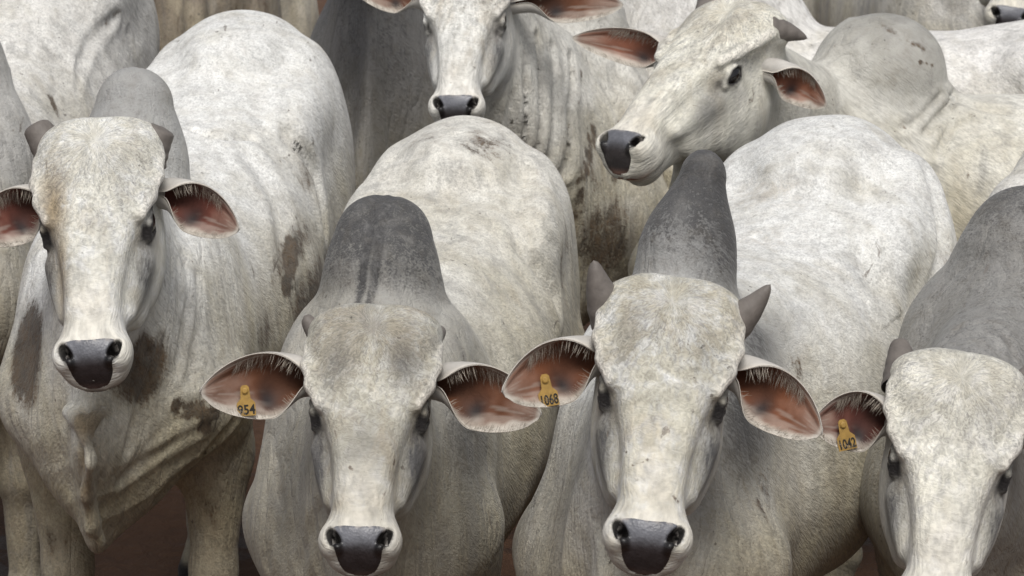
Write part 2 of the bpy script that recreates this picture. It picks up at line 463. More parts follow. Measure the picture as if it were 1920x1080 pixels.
BROW = [(.112, .075, -.022), (.112, .125, -.008), (.101, .172, .004), (.085, .212, .010)]
EYE = np.array([.0935, .206, -.030])
def head_shapes():
    L = [Shape(head_loft, (0, .25, -.08), .34, .01, '+')]
    L += both(ell, (.045, .055, -.02), (.055, .06, .036), .06)                        # forehead lobes
    L += [ell((0, .075, .044), (.012, .06, .026), .03, op='-')]
    br = BROW
    for p, q in zip(br[:-1], br[1:]): L += cone2(p, q, .0125, .0115, k=.015)           # rim of the forehead plate
    L += both(ell, (.076, .206, -.046), (.030, .040, .034), .02)                     # eye socket bulge
    L += both(ell, (.118, .165, -.052), (.014, .045, .026), .03, op='-')             # hollow of the temple
    L += cone2((.080, .275, -.050), (.058, .38, -.040), .020, .014, k=.03)           # facial crest
    L += both(ell, (.056, .300, -.095), (.034, .085, .055), .03)
    L += both(ell, (.064, .225, -.135), (.042, .095, .075), .04)                     # cheek
    L += [ell((0, .462, -.03), (.068, .045, .052), .025)]                            # muzzle
    L += both(ell, (.050, .476, -.006), (.021, .028, .024), .014)
    L += [ell((0, .460, -.094), (.036, .036, .022), .012)]                           # chin
    L += cone2((.080, .108, -.085), (.100, .116, -.088), .034, .012, k=.03)          # ear roots
    L += both(ell, (.088, .035, -.050), (.030, .032, .030), .03)                    # horn roots
    # cuts
    L += cone2((.070, .40, -.074), (.055, .490, -.076), .004, .006, k=.012, op='-')  # mouth line
    L += cone2((.055, .490, -.076), (0, .520, -.066), .005, .005, k=.009, op='-')
    L += both(ell, tuple(EYE + [.014, 0, .004]), (.018, .029, .016), .006, op='-')
    # eyelids
    for a, b_ in (((-.030, .008), (-.010, .020)), ((-.010, .020), (.012, .017)), ((.012, .017), (.034, -.002))):
        L += cone2(EYE + [.0075 - abs(a[0]) * .18, a[0], a[1]], EYE + [.0075 - abs(b_[0]) * .18, b_[0], b_[1]], .0060, .0060, k=.006)
    for a, b_ in (((-.030, .008), (-.012, -.012)), ((-.012, -.012), (.010, -.016)), ((.010, -.016), (.034, -.002))):
        L += cone2(EYE + [.0075 - abs(a[0]) * .18, a[0], a[1]], EYE + [.0075 - abs(b_[0]) * .18, b_[0], b_[1]], .0045, .0045, k=.007)
    # folds of the lid above
    L += cone2(EYE + [.012, -.030, .020], EYE + [.006, .010, .032], .002, .002, k=.008, op='-')
    # nostrils: slanted commas at the sides of the pad
    L += [ell((sg * .0425, .482, .009), (.0108, .023, .026), .006, rotz(sg * .50), '-') for sg in (1, -1)]
    L += both(ell, (.037, .496, .004), (.009, .008, .012), .008)
    L += [cone((0, .497, .006), (0, .516, -.028), .0012, .002, k=.004, op='-')]
    return L
HEAD = head_shapes()

def nostril_mask(Ha):
    q = (Ha - [.0425, .482, .006]) @ rotz(.50)
    return sstep(1.15, .8, np.linalg.norm(q / [.0125, .025, .030], axis=1))

def pad_region(P):
    s, u, v = P[:, 0], P[:, 1], P[:, 2]
    rs = .0545 - .36 * np.clip(u - .470, 0, .06)
    c = .4905 + .003 * np.cos(s * 60)
    q = ((np.abs(s) / rs) ** 4.5 + (np.abs(u - c) / .0335) ** 4.5) ** (1 / 4.5)
    return np.maximum((q - 1) * .028, -.066 - v)

# ------------------------------------------------------------------ the body (canonical metres, facing -y, hoofs at z = 0)
BY, BC = dense([
    # y,    half width, top, bottom
    (-.37, .015, .98, .90), (-.33, .085, 1.04, .80), (-.25, .165, 1.12, .70), (-.12, .215, 1.21, .62), (.05, .235, 1.26, .58),
    (.30, .265, 1.255, .57), (.60, .300, 1.25, .57), (.85, .290, 1.29, .63), (1.02, .272, 1.335, .70),
    (1.18, .245, 1.335, .76), (1.32, .185, 1.27, .82), (1.40, .11, 1.18, .88), (1.44, .02, 1.08, .98)], 300, 6)

def torso(P):
    x, y, z = P[:, 0], P[:, 1], P[:, 2]
    Wd = np.interp(y, BY, BC[0]); zt = np.interp(y, BY, BC[1]); zb = np.interp(y, BY, BC[2])
    c = (zt + zb) / 2; h = np.maximum((zt - zb) / 2, .01)
    t = np.clip((z - c) / h, -1.3, 1.3)
    we = np.maximum(Wd * (.97 - .09 * t), .008)
    n = 2.3
    q = ((np.abs(x) / we) ** n + np.abs((z - c) / h) ** n) ** (1 / n)
    d = (q - 1) * np.minimum(we, h)
    return np.maximum(d, np.maximum(BY[0] - y, y - BY[-1]))

def body_shapes(sp, Hm):
    """sp: the animal's own measures; Hm: head frame (origin, 3x3 columns s,u,v, scale) in body coordinates"""
    o, M, hs = Hm
    hp = lambda s, u, v: o + M @ (np.array([s, u, v]) * hs)
    L = [Shape(torso, (0, .5, 1), None, .01, '+')]
    L += both(ell, (.150, .02, 1.0), (.08, .20, .24), .07)                       # shoulders
    L += both(ell, (.165, -.14, .86), (.08, .12, .14), .07)
    st = sp.get('stance', (0, 0))
    for sg, dy in ((1, st[0]), (-1, st[1])):
        L += [cone((sg * .185, -.06, .84), (sg * .175, .03 + dy * .4, .66), .10, .078, .06),
              cone((sg * .175, .03 + dy * .4, .66), (sg * .165, .02 + dy, .41), .078, .050, .04),
              ell((sg * .165, .015 + dy, .40), (.052, .055, .06), .03),
              cone((sg * .165, .02 + dy, .38), (sg * .165, .03 + dy, .13), .040, .036, .03),
              ell((sg * .165, .025 + dy, .12), (.045, .048, .045), .02),
              cone((sg * .165, .01 + dy, .07), (sg * .165, -.01 + dy, .03), .045, .058, .02)]
    L += [ell((0, -.20, .76), (.15, .16, .19), .08)]
    L += both(ell, (.165, 1.10, .98), (.115, .24, .34), .08)                      # thighs
    L += both(ell, (.195, .88, 1.19), (.06, .12, .07), .08)                     # hooks
    L += both(ell, (.09, 1.33, 1.16), (.06, .06, .07), .05)                       # pins
    L += [ell((0, 1.10, 1.31), (.13, .24, .075), .06)]                            # sacrum
    L += cone2((.19, 1.05, .82), (.175, .96, .70), .13, .10, k=.06)
    L += cone2((.175, .98, .70), (.165, 1.26, .50), .09, .052, k=.05)
    L += cone2((.165, 1.26, .50), (.165, 1.21, .13), .046, .038, k=.03)
    L += cone2((.165, 1.20, .07), (.165, 1.17, .03), .045, .056, k=.02)
    L += [ell((0, .55, .60), (.08, .25, .07), .05)]                               # belly, navel fold
    # hump
    hx, hy, hz, r0, r1 = sp['hump']
    hm = np.array([hx * .6, (.04 + hy) / 2, (1.14 + hz) / 2 + .02]); hw_ = sp.get('hump_w', 0)
    L += [cone((0, .04, 1.14), hm, r0 + .012, (r0 + r1) / 2 + .01, .07)]
    for sg in ((1, -1) if hw_ else (0,)):
        L += [cone(hm + [sg * hw_ * .7, 0, 0], (hx + sg * hw_, hy, hz - r1), (r0 + r1) / 2 + .01 - hw_ * .7, r1, .035)]
    # neck
    nr = sp.get('neck', 1.)
    L += [cone((hx * .3, .0, 1.17), hp(0, .07, -.13), .115 * nr, .085, .06),
          cone((0, -.10, 1.00), hp(0, .15, -.15), .175 * nr, .09, .08),
          cone((0, -.22, .88), hp(0, .24, -.17), .15 * nr, .068, .08)]
    # dewlap
    for a, b_, ra, rb in sp.get('dewlap', []):
        L += [cone(a, b_, ra, rb, .05, sx=.34)]
    th = hp(0, .27, -.18)
    L += [cone(th, (th[0] * .5, -.40, .86), .05, .08, .06, sx=.4), cone((th[0] * .5, -.40, .86), (0, -.30, .62), .08, .07, .06, sx=.4)]
    L += [cone((0, 1.42, 1.22), (.01, 1.50, .95), .04, .028, .04), cone((.01, 1.50, .95), (.0, 1.47, .62), .026, .018, .02),
          ell((0, 1.46, .50), (.035, .035, .13), .02)]
    return L


def self_crease(P, c, hump):
    """the furrow down the front of the hump"""
    x0 = hump[0] + c[0] + c[1] * (P[:, 2] - hump[2])
    w_ = np.maximum(np.exp(-((P[:, 0] - x0 - .010) / .007) ** 2), .8 * np.exp(-((P[:, 0] - x0 + .012) / .008) ** 2))
    return w_ * sstep(1.1, 1.2, P[:, 2]) * sstep(.16, .08, P[:, 1])


class Cow:
    """one animal: an Empty at its feet; body, nose, eyes, ears (> ear tag) and horns are its parts"""
    def __init__(s, sp):
        s.sp = sp; S = sp['S']; s.S = S
        a = math.radians(sp['yaw'])            # rump swings towards +x for positive values
        s.R = np.array([[math.cos(a), math.sin(a), 0], [-math.sin(a), math.cos(a), 0], [0, 0, 1]])
        hw = W(*sp['hump_at'])
        hx, hy, hl, r0, r1 = sp['hump_shape']
        off = s.R @ np.array([hx, hy, 0]) * S
        s.root = np.array([hw[0] - off[0], hw[1] - off[1], 0.])
        sp['hump'] = (hx, hy, hw[2] / S if hl is None else hl, r0, r1)
        # head frame in world, then in body coordinates
        p = W(*sp['poll']); q = W(*sp['nose'])
        u = unit(q - p); v = np.array(sp.get('face', (0, -1, .3)), float); v = unit(v - u * (v @ u)); sv = np.cross(v, u)
        s.hs = np.linalg.norm(q - p) / .515
        s.hv = np.array([sp.get('hw', 1.), 1, sp.get('hw', 1.)])
        s.ho = p; s.HM = np.stack([sv, u, v], 1)
        s.Hb = (s.to_body(p[None])[0], s.R.T @ s.HM, s.hs / S)
        s.shapes = body_shapes(sp, s.Hb)
        new = []
        for chain in sp.get('flap', []):
            pts = [(s.warp(s.to_body(W(x, y, s.hit(x, y)[1] - out - .010)[None]))[0], r) for x, y, out, r in chain]
            new += [cone(a, b_, ra, rb, .018, sx=.5) for (a, ra), (b_, rb) in zip(pts[:-1], pts[1:])]
        s.shapes = s.shapes + new
        s.grooves = [(s.along(p), w_, amp) for p, w_, amp in sp.get('grooves', [])]
        s.strokes = [(s.along(p), w_, amt) for p, w_, amt in sp.get('strokes', [])]
        print(sp['label'][:30], 'hump z', round(sp['hump'][2], 2), 'head scale', round(s.hs, 2), 'root', s.root.round(2), 'poll', p.round(2), 'nose', q.round(2))
        e = bpy.data.objects.new("zebu_cow", None); C.objects.link(e)
        e.location = s.root; e.rotation_euler = (0, 0, -a); e.empty_display_size = .2
        e["label"] = sp['label']; e["category"] = "cow"; e["group"] = "herd of pale zebu cattle"
        s.e = e
        s.mat = coat_material("coat_" + sp['kind'], sp['seed'], **sp.get('coat', {}))
        s.build()

    def to_body(s, P): return ((P - s.root) @ s.R) / s.S
    def to_local(s, P): return (P - s.root) @ s.R              # metres, relative to the Empty
    def h2b(s, H): return s.Hb[0] + (np.asarray(H) * s.hv * s.Hb[2]) @ s.Hb[1].T
    def b2h(s, P): return ((P - s.Hb[0]) @ s.Hb[1]) / s.Hb[2] / s.hv

    def head_d(s, P):
        return combine(s.b2h(P), HEAD) * s.Hb[2]

    def warp(s, P):
        lift, wide, long_ = s.sp.get('rump', (0, 0, 0))
        t = sstep(.15, .95, P[:, 1])
        Q = P.copy()
        tk = s.sp.get('tuck', 0)
        if tk: Q[:, 2] -= tk * sstep(1.1, .75, P[:, 2]) * sstep(.15, .5, P[:, 2])
        ch = s.sp.get('chest', 0)
        if ch: Q[:, 0] /= 1 + ch * sstep(.55, .15, P[:, 1])
        sw = s.sp.get('shoulder', 0)
        if sw: Q[:, 0] /= 1 + sw * sstep(.45, .05, P[:, 1]) * sstep(.82, 1.02, P[:, 2])
        Q[:, 0] /= 1 + wide * t; Q[:, 2] *= 1 / (1 + lift * t); Q[:, 1] -= long_ * sstep(.2, 1.2, P[:, 1])
        return Q

    def field(s, P):
        d = combine(s.warp(P), s.shapes)
        c = (P.min(0) + P.max(0)) / 2; rad = np.linalg.norm(P - c, axis=1).max()
        if np.linalg.norm(c - s.h2b((0, .25, -.08))) - rad < .36 * s.Hb[2] + .12:
            h = s.head_d(P); k = .045
            t = np.maximum(k - np.abs(d - h), 0) / k
            # the neck stops behind the face
            d = np.minimum(d, h) - t * t * k * .25
        return d

    def hit(s, px, py):
        """where the line of sight through a picture point meets the animal"""
        Zs = np.linspace(4.2, 10.5, 253)
        P = s.to_body(np.array([W(px, py, z) for z in Zs]))
        d = np.concatenate([s.field(P[i:i + 8]) for i in range(0, len(P), 8)])
        k = np.flatnonzero(d < 0)
        if len(k) == 0: k = [int(np.argmin(d))]
        i = max(k[0], 1); a, b_ = Zs[i - 1], Zs[i]
        for _ in range(9):
            m = (a + b_) / 2
            if s.field(s.to_body(W(px, py, m)[None]))[0] < 0: b_ = m
            else: a = m
        return s.to_body(W(px, py, b_)[None])[0], b_

    def along(s, pts):
        H = [s.hit(*p)[0] for p in pts]; out = []
        for p, q in zip(H[:-1], H[1:]):
            n = max(2, int(np.linalg.norm(q - p) / .012))
            out += [p + (q - p) * t for t in np.linspace(0, 1, n, endpoint=False)]
        return np.array(out + [H[-1]])

    def line_dist(s, P, L):
        d = np.full(len(P), 1.); lo, hi = L.min(0) - .08, L.max(0) + .08
        m = ((P > lo) & (P < hi)).all(1)
        if m.any(): d[m] = np.sqrt(((P[m][:, None] - L[None]) ** 2).sum(2).min(1))
        return d

    def surface(s, P):
        d = s.field(P)
        dsp = (fbm(P, 5, s.sp['seed'], 2) - .5) * .022 * sstep(-.6, .2, P[:, 1] + 0 * P[:, 0])
        for c, r, n, lam, amp in s.sp.get('folds', []):
            g = gauss(P, c, r)
            ph = (P - np.asarray(c)) @ unit(n) / lam + (vnoise(P, 4, 5) - .5) * 2.2 + (vnoise(P, 11, 8) - .5) * .6
            dsp = dsp + amp * g * (1 - 2 * np.abs(np.sin(math.pi * ph)) ** .6)
        if sp_c := s.sp.get('crease'):
            cm = self_crease(P, sp_c, s.sp['hump']); dsp = dsp - .005 * cm
        for L, w_, amp in s.grooves:
            dd = s.line_dist(P, L); dsp = dsp - amp * (np.exp(-(dd / w_) ** 2) - .45 * np.exp(-((dd - 2.1 * w_) / w_) ** 2))
        hh = s.b2h(P); near = sstep(.02, .07, np.maximum(np.abs(hh[:, 0]) - .14, np.maximum(np.maximum(-.04 - hh[:, 1], hh[:, 1] - .55), np.maximum(hh[:, 2] - .06, -.20 - hh[:, 2]))))
        return d - dsp * near

    def masks(s, P):
        sp = s.sp; H = s.b2h(P)
        inh = 1 - sstep(.004, .03, eval_points(s.head_d, P))
        y, z = P[:, 1], P[:, 2]; ax = np.abs(P[:, 0])
        hx, hy, hz = sp['hump'][:3]
        g = sp.get('g_hump', .8) * np.exp(-(((P - [hx * .7, hy - .02, hz - .06]) / [.22, .20, .24]) ** 2).sum(1) ** 1.5)
        g = np.maximum(g, sp.get('g_neck', .35) * sstep(.22, -.02, y) * sstep(.62, .85, z))
        g = np.maximum(g, .30 * sstep(.62, .5, z) * .5)
        g = np.maximum(g, sp.get('g_body', 0.) * np.ones(len(P)))
        for c, r, amt in sp.get('gray', []): g = np.maximum(g, amt * gauss(P, c, r))
        for at, r, amt in sp.get('gray_at', []): g = np.maximum(g, amt * gauss(P, s.hit(*at[:2])[0], r))
        for c, r, amt in sp.get('light', []): g = g * (1 - amt * gauss(P, c, r))
        if sp.get('crease'): g = g + .55 * self_crease(P, sp['crease'], sp['hump'])
        blackline = 0
        Ha = np.abs(H) * [1, 0, 0] + H * [0, 1, 1]
        gh = sp.get('g_face', .12) + .80 * gauss(Ha, (.088, .30, -.045), (.026, .09, .05)) + .25 * gauss(Ha, (.11, .10, -.08), (.05, .1, .05)) + .3 * sstep(-.10, -.17, H[:, 2])
        gh += sp.get('g_brow', .25) * gauss(Ha, (.055, .13, .02), (.035, .06, .06))
        gh += sp.get('g_bridge', 0.) * gauss(H, (0, .30, .03), (.05, .07, .05))
        g = g * (1 - inh) + gh * inh
        tan = .12 + .35 * fbm(P, 2.2, s.sp['seed'] + 4, 2) * sstep(1.2, .6, z)
        th = sp.get('t_face', .3) * (gauss(Ha, (.05, .08, .01), (.06, .10, .06)) + .7 * gauss(H, (0, .41, .02), (.06, .04, .06))) + .6 * gauss(Ha, (.085, .25, -.01), (.02, .035, .03))
        tan = tan * (1 - inh) + th * inh
        for at, r, amt in sp.get('tan_at', []): tan = np.maximum(tan, amt * gauss(P, s.hit(*at[:2])[0], r) * (1 - inh))
        dirt = np.zeros(len(P)) + sp.get('dirt0', .0)
        dirt = np.maximum(dirt, .55 * sstep(.75, .35, z))  # mud on lower flanks and legs, also deepening the painted shade there
        for c, r, amt in sp.get('dirt', []): dirt = np.maximum(dirt, amt * gauss(P, c, r))
        for at, r, amt in sp.get('mud', []):
            dirt = np.maximum(dirt, amt * gauss(P, s.hit(*at[:2])[0], r))
        dirt *= (1 - inh)
        for L, w_, amt in s.strokes:
            dirt = np.maximum(dirt, 1.14 * amt * (.65 + .6 * fbm(P, 70, 9, 2)) * np.exp(-(s.line_dist(P, L) / w_) ** 2))
        for c, r, amt in sp.get('face_stain', []): tan = np.maximum(tan, amt * gauss(H, c, r) * inh)
        eye = sstep(.034, .024, np.linalg.norm((Ha - EYE) * np.array([.74, .66, 1.15]) * sp.get('eye_m', 1.), axis=1))
        eye = np.maximum(eye, .85 * gauss(Ha, EYE + [-.008, .036, .006], (.010, .020, .010)))
        nost = nostril_mask(Ha)
        lip = gauss(Ha, (.03, .505, -.066), (.05, .018, .016))
        lipd = .92 * (1 - sp.get('pink_lip', .1)) * gauss(H, (0, .518, -.068), (.034, .018, .026))
        dark = np.maximum(np.maximum(np.maximum(eye, nost), lipd) * inh, sstep(.075, .05, z))
        dark = np.maximum(dark, sstep(.60, .52, z) * (y > 1.40) * .9)
        pale = inh * (.45 + .8 * fbm(P, 60, s.sp['seed'], 3)) * np.maximum(gauss(H, (0, .468, -.02), (.12, .042, .08)), .7 * gauss(H, (0, .40, .03), (.04, .06, .03)))
        pale = np.maximum(pale, inh * .5 * gauss(Ha, EYE + [.0, -.03, .02], (.02, .02, .02)))
        rim = np.full(len(P), 1.)
        for p, q in zip(BROW[:-1], BROW[1:]):
            p = np.array(p) + [.008, 0, .004]; q = np.array(q) + [.006, 0, .006]; pq = q - p
            t = np.clip((Ha - p) @ pq / (pq @ pq), 0, 1); rim = np.minimum(rim, np.linalg.norm(Ha - p - t[:, None] * pq, axis=1))
        pale = np.maximum(pale, inh * .8 * sstep(.013, .005, rim))
        pink = inh * lip * .9
        wr = sstep(.25, -.1, y) * .55 * (1 - inh)
        for c, r, amt in sp.get('wrinkle', []): wr = np.maximum(wr, amt * gauss(P, c, r))
        A = np.stack([g, dirt, dark, tan], 1); Bm = np.stack([wr, pale, inh * (.25 + .75 * sstep(.44, .12, H[:, 1])) * sstep(.47, .40, H[:, 1]) * sstep(-.07, -.02, H[:, 2]), pink], 1)
        du = H[:, 1] - .055
        hh = np.stack([np.arctan2(H[:, 0], du) * .09, np.hypot(H[:, 0], du), H[:, 2]], 1) * s.Hb[2]
        hb = np.stack([P @ [0, .62, .78], P @ [0, .78, -.62], P[:, 0]], 1)
        hc = hh * inh[:, None] + hb * (1 - inh[:, None])
        return A, Bm, np.c_[hc, inh]

    def build(s):
        sp = s.sp; S = s.S
        hb = np.array([s.h2b(h) for h in ((0, -.03, 0), (0, .54, 0), (.14, .2, .05), (-.14, .2, .05), (.14, .2, -.24), (-.14, .2, -.24), (.1, .5, -.1), (-.1, .5, -.1), (.1, .5, .05), (-.1, .5, .05))])
        lo, hi = hb.min(0) - .02, hb.max(0) + .02
        fine, coarse = sp.get('res', (.0055, .0085))
        fine /= S; coarse /= S
        xs = axis(min(-.46, lo[0] - .05), max(.46, hi[0] + .05), lo[0], hi[0], coarse, fine)
        ys = axis(min(-.6, lo[1] - .05), 1.62 + sp.get('rump', (0, 0, 0))[2], lo[1], hi[1], coarse, fine)
        zs = axis(-.08, max(1.38 * (1 + max(0, sp.get('rump', (0, 0, 0))[0])) + .03, sp['hump'][2] + .06, hi[2] + .05), lo[2], hi[2], coarse, fine)
        t = time.time()
        v, f = surface_net(s.field, xs, ys, zs)
        v = project(s.surface, v, 2)
        A, Bm, hc = s.masks(v)
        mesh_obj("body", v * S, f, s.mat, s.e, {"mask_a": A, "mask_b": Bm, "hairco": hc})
        print('  body', len(v), round(time.time() - t, 1), 's')
        if sp.get('hide_head'): pass
        s.nose(); s.eyes()
        for sg in (1, -1):
            k = 'ear_l' if sg > 0 else 'ear_r'
            if sp.get(k): s.ear(sg, **sp[k])
            k = 'horn_l' if sg > 0 else 'horn_r'
            if sp.get(k): s.horn(sg, root=sp.get('horn_root', (.098, .035, -.055)), **sp[k])

    def nose(s):
        r = .0028 if s.sp.get('res', (.005,))[0] < .008 else .005
        def fn(H):
            d1 = combine(H, HEAD) - .0014; d2 = pad_region(H); k = .006
            t = np.maximum(k - np.abs(d1 - d2), 0) / k
            d = np.maximum(d1, d2) + t * t * k * .25
            return np.maximum(d, -.014 - d1)
        g = [np.arange(a, b_, r) for a, b_ in ((-.08, .08), (.435, .55), (-.09, .05))]
        v, f = surface_net(fn, *g, B=12)
        v = project(fn, v, 1, .0006, .002)
        Ha = np.abs(v) * [1, 0, 0] + v * [0, 1, 1]
        lowr = sstep(.480, .505, v[:, 1])[:, None]  # bluish upper pad: sky sheen put into the colour
        col = np.array([.135, .138, .155]) * (1 - lowr) + lowr * np.array([.026, .021, .022])
        nost = nostril_mask(Ha)[:, None]
        col = col * (1 - nost) + nost * np.array([.006, .005, .005])
        fl = sstep(-.0075, .0, pad_region(v)) * sstep(.498, .478, v[:, 1]) * sstep(.42, .62, fbm(v, 170, s.sp['seed'], 2))
        col = col * (1 - fl[:, None]) + fl[:, None] * np.array([.40, .37, .34])
        pk = s.sp.get('pink_lip', .25) * sstep(-.025, -.055, v[:, 2])[:, None]
        col = col * (1 - pk) + pk * np.array([.24, .12, .085])
        mesh_obj("nose", s.h2b(v) * s.S, f, M_NOSE, s.e, {"col": np.c_[col, np.ones(len(v))]})

    def eyes(s):
        n, m = 20, 28
        th = np.linspace(0, math.pi, n); ph = np.linspace(0, 2 * math.pi, m, endpoint=False)
        T, Pp = np.meshgrid(th, ph, indexing='ij')
        sph = np.stack([np.sin(T) * np.cos(Pp), np.sin(T) * np.sin(Pp), np.cos(T)], -1).reshape(-1, 3)
        i = np.arange(n * m).reshape(n, m); j = np.roll(i, -1, 1)
        f = np.stack([i[:-1], i[1:], j[1:], j[:-1]], -1).reshape(-1, 4)
        for sg in (1, -1):
            e = EYE.copy(); e[0] = (e[0] - .0045) * sg
            mesh_obj("eye", s.h2b(sph * [.0185, .027, .019] + e) * s.S, f, M_EYE, s.e)

    def ear(s, sg, tip, width=.058, facing=(0, -1, .15), droop=.02, tag=None, cup=1., Zb=0., inner=(.165, .068, .036), root=(.094, .114, -.088), tag_at=(.52, .35)):
        b0 = s.ho + s.HM @ (np.array([root[0] * sg, root[1], root[2]]) * s.hs)
        tp = W(*tip); ax = tp - b0; L = np.linalg.norm(ax); e = ax / L
        o = np.array(facing, float); o = unit(o - e * (o @ e)); t = np.cross(e, o)
        if t[2] < 0: t = -t
        na, nb = 56, 41
        a = np.linspace(0, 1, na); b = np.linspace(-1, 1, nb)
        sm = lambda y: np.convolve(np.pad(y, 3, 'edge'), np.ones(7) / 7, 'valid')
        k = width / .052
        Ra = sm(np.interp(a, [0, .12, .25, .4, .6, .8, 1], [.023, .026, .031 * k, .044 * k, .051 * k, .054 * k, .054 * k]))
        al = sm(np.interp(a, [0, .22, .30, .40, .50, .62, .76, .88, .95, 1], [3.05, 3.0, 2.45, 1.75, 1.38, 1.06, .76, .48, .28, .03])) * cup
        al[-1] = .02
        Aa, Bb = np.meshgrid(a, b, indexing='ij'); AL = al[:, None] * np.ones_like(Bb); Rr = Ra[:, None] * np.ones_like(Bb)
        low = np.where(Bb < 0, 1 + .50 * sstep(.2, .45, Aa), 1 - .22 * sstep(.15, .4, Aa))   # the lower margin is the fuller one
        X = Rr * np.sin(AL * Bb) * low
        Dp = Rr * (1 - np.cos(AL * Bb)) * np.interp(Aa, [0, .3, 1], [1, .85, .7])
        D0 = Rr * 1.0
        bendv = -droop * np.sin(Aa * math.pi * .9) * 0 + droop * (4 * Aa * (1 - Aa))
        rip = .0016 * np.sin(Bb * 9 + Aa * 5) * np.sin(Aa * math.pi)
        inn = b0 + (Aa * L)[..., None] * e + (X + bendv)[..., None] * t + (Dp - D0 * np.interp(Aa, [0, .3, 1], [1, .8, .25]) + rip)[..., None] * o
        du = np.gradient(inn, axis=0); dv = np.gradient(inn, axis=1)
        nn = np.cross(du, dv); nn /= np.maximum(np.linalg.norm(nn, axis=2, keepdims=True), 1e-9)
        flip = np.sign((nn * o).sum(2).mean()) or 1; nn *= flip
        thick = (.0035 + .004 * (1 - Aa)) * np.clip(1.15 - np.abs(Bb) ** 4, .25, 1)
        out = inn - nn * thick[..., None]
        Vv = np.concatenate([inn.reshape(-1, 3), out.reshape(-1, 3)])
        i = np.arange(na * nb).reshape(na, nb); k = i + na * nb
        q = lambda A: np.stack([A[:-1, :-1], A[1:, :-1], A[1:, 1:], A[:-1, 1:]], -1).reshape(-1, 4)
        F1 = q(i); F2 = q(k)[:, ::-1]
        ring = np.concatenate([i[0, :], i[1:, -1], i[-1, -2::-1], i[-2:0:-1, 0]]); r2 = np.concatenate([ring[1:], ring[:1]])
        F3 = np.stack([r2, ring, ring + na * nb, r2 + na * nb], 1)
        Fc = np.concatenate([F1, F2, F3])
        if flip < 0: Fc = Fc[:, ::-1]
        # colours: pale hairy rim, red-brown skin, black blotch at the ear hole
        aa, bb = Aa.ravel(), Bb.ravel(); Pn = np.stack([aa * 3, bb * 1.5, np.zeros_like(aa)], 1)
        nz = fbm(Pn, 2.2, s.sp['seed'] + sg, 3); hair = vnoise(np.stack([aa * 2.0, bb * 14 + aa * 4, 0 * aa], 1), 1.6, 3)
        skin = np.array(inner) * (.55 + .9 * nz[:, None])
        pnk = np.array([.29, .20, .16])
        c = skin * (1 - sstep(.5, 1.05, aa + (nz - .5) * .5 - .25 * (bb > 0) * bb)[:, None]) + pnk * sstep(.5, 1.05, aa + (nz - .5) * .5 - .25 * (bb > 0) * bb)[:, None]
        blk = gauss(np.stack([aa, bb, 0 * aa], 1), (.42, -.45, 0), (.10, .30, 1))[:, None] * .95
        c = c * (1 - blk) + blk * np.array([.028, .026, .028])
        dk = gauss(np.stack([aa, bb, 0 * aa], 1), (.22, .2, 0), (.16, .5, 1))[:, None] * .75
        c = c * (1 - dk) + dk * np.array([.05, .035, .028])
        rimw = np.clip(sstep(.80, .97, np.abs(bb)) + .85 * sstep(.50, .85, -bb + (nz - .5) * .5) + sstep(.93, 1, aa) + .7 * sstep(.35, .8, bb) * sstep(.35, .75, hair + .12), 0, 1)[:, None]
        rimw = np.maximum(rimw, (.28 * sstep(.3, -.4, bb) * sstep(.55, .8, hair) * sstep(.35, .6, aa))[:, None])
        c = c * (1 - rimw) + rimw * np.array([.56, .52, .46])
        oc = np.array([.46, .44, .41]) * (.75 + .5 * nz[:, None])
        edge = sstep(.85, 1, np.abs(bb))[:, None]
        oc = oc * (1 - edge) + edge * np.array([.62, .58, .52])
        col = np.c_[np.concatenate([c, oc]), np.ones(2 * len(aa))]
        eo = mesh_obj("ear", s.to_local(Vv), Fc, M_EAR, s.e, {"col": col})
        # long pale hairs inside the ear
        rs_ = np.random.RandomState(int(s.sp['seed'] * 7 + sg)); V, Fh = [], []
        for q in range(330):
            top_ = q % 3 != 2
            fb = rs_.uniform(.35, .97) if top_ else rs_.uniform(-.98, -.8); fa = rs_.uniform(.24, .72) if top_ else rs_.uniform(.3, .9)
            i0, j0 = int(fa * (na - 1)), int((fb + 1) / 2 * (nb - 1))
            dr = unit((-t * (.75 if top_ else -.5)) + e * rs_.uniform(.2, .9) + rs_.normal(0, .10, 3)); nl = nn[i0, j0]
            Lh = rs_.uniform(.010, .030) if top_ else rs_.uniform(.008, .018); wd = unit(np.cross(dr, nl)) * .00034
            base = len(V); p0 = inn[i0, j0]
            for kk, tt in enumerate((0, .35, .7)):
                c0 = p0 + dr * Lh * tt + nl * (.004 * math.sin(tt * 2.2) + .0006)
                V += [c0 - wd * (1 - tt * .7), c0 + wd * (1 - tt * .7)]
            V.append(p0 + dr * Lh + nl * .004)
            Fh += [[base, base + 1, base + 3, base + 2], [base + 2, base + 3, base + 5, base + 4], [base + 4, base + 5, base + 6]]
        if s.sp.get('res', (.005, 0))[0] < .008: mesh_obj("ear_hair", s.to_local(np.array(V)), Fh, M_EARHAIR, eo)["kind"] = "stuff"
        if tag: s.tag(eo, inn, nn, a, b, tag, tag_at, t, o, e)

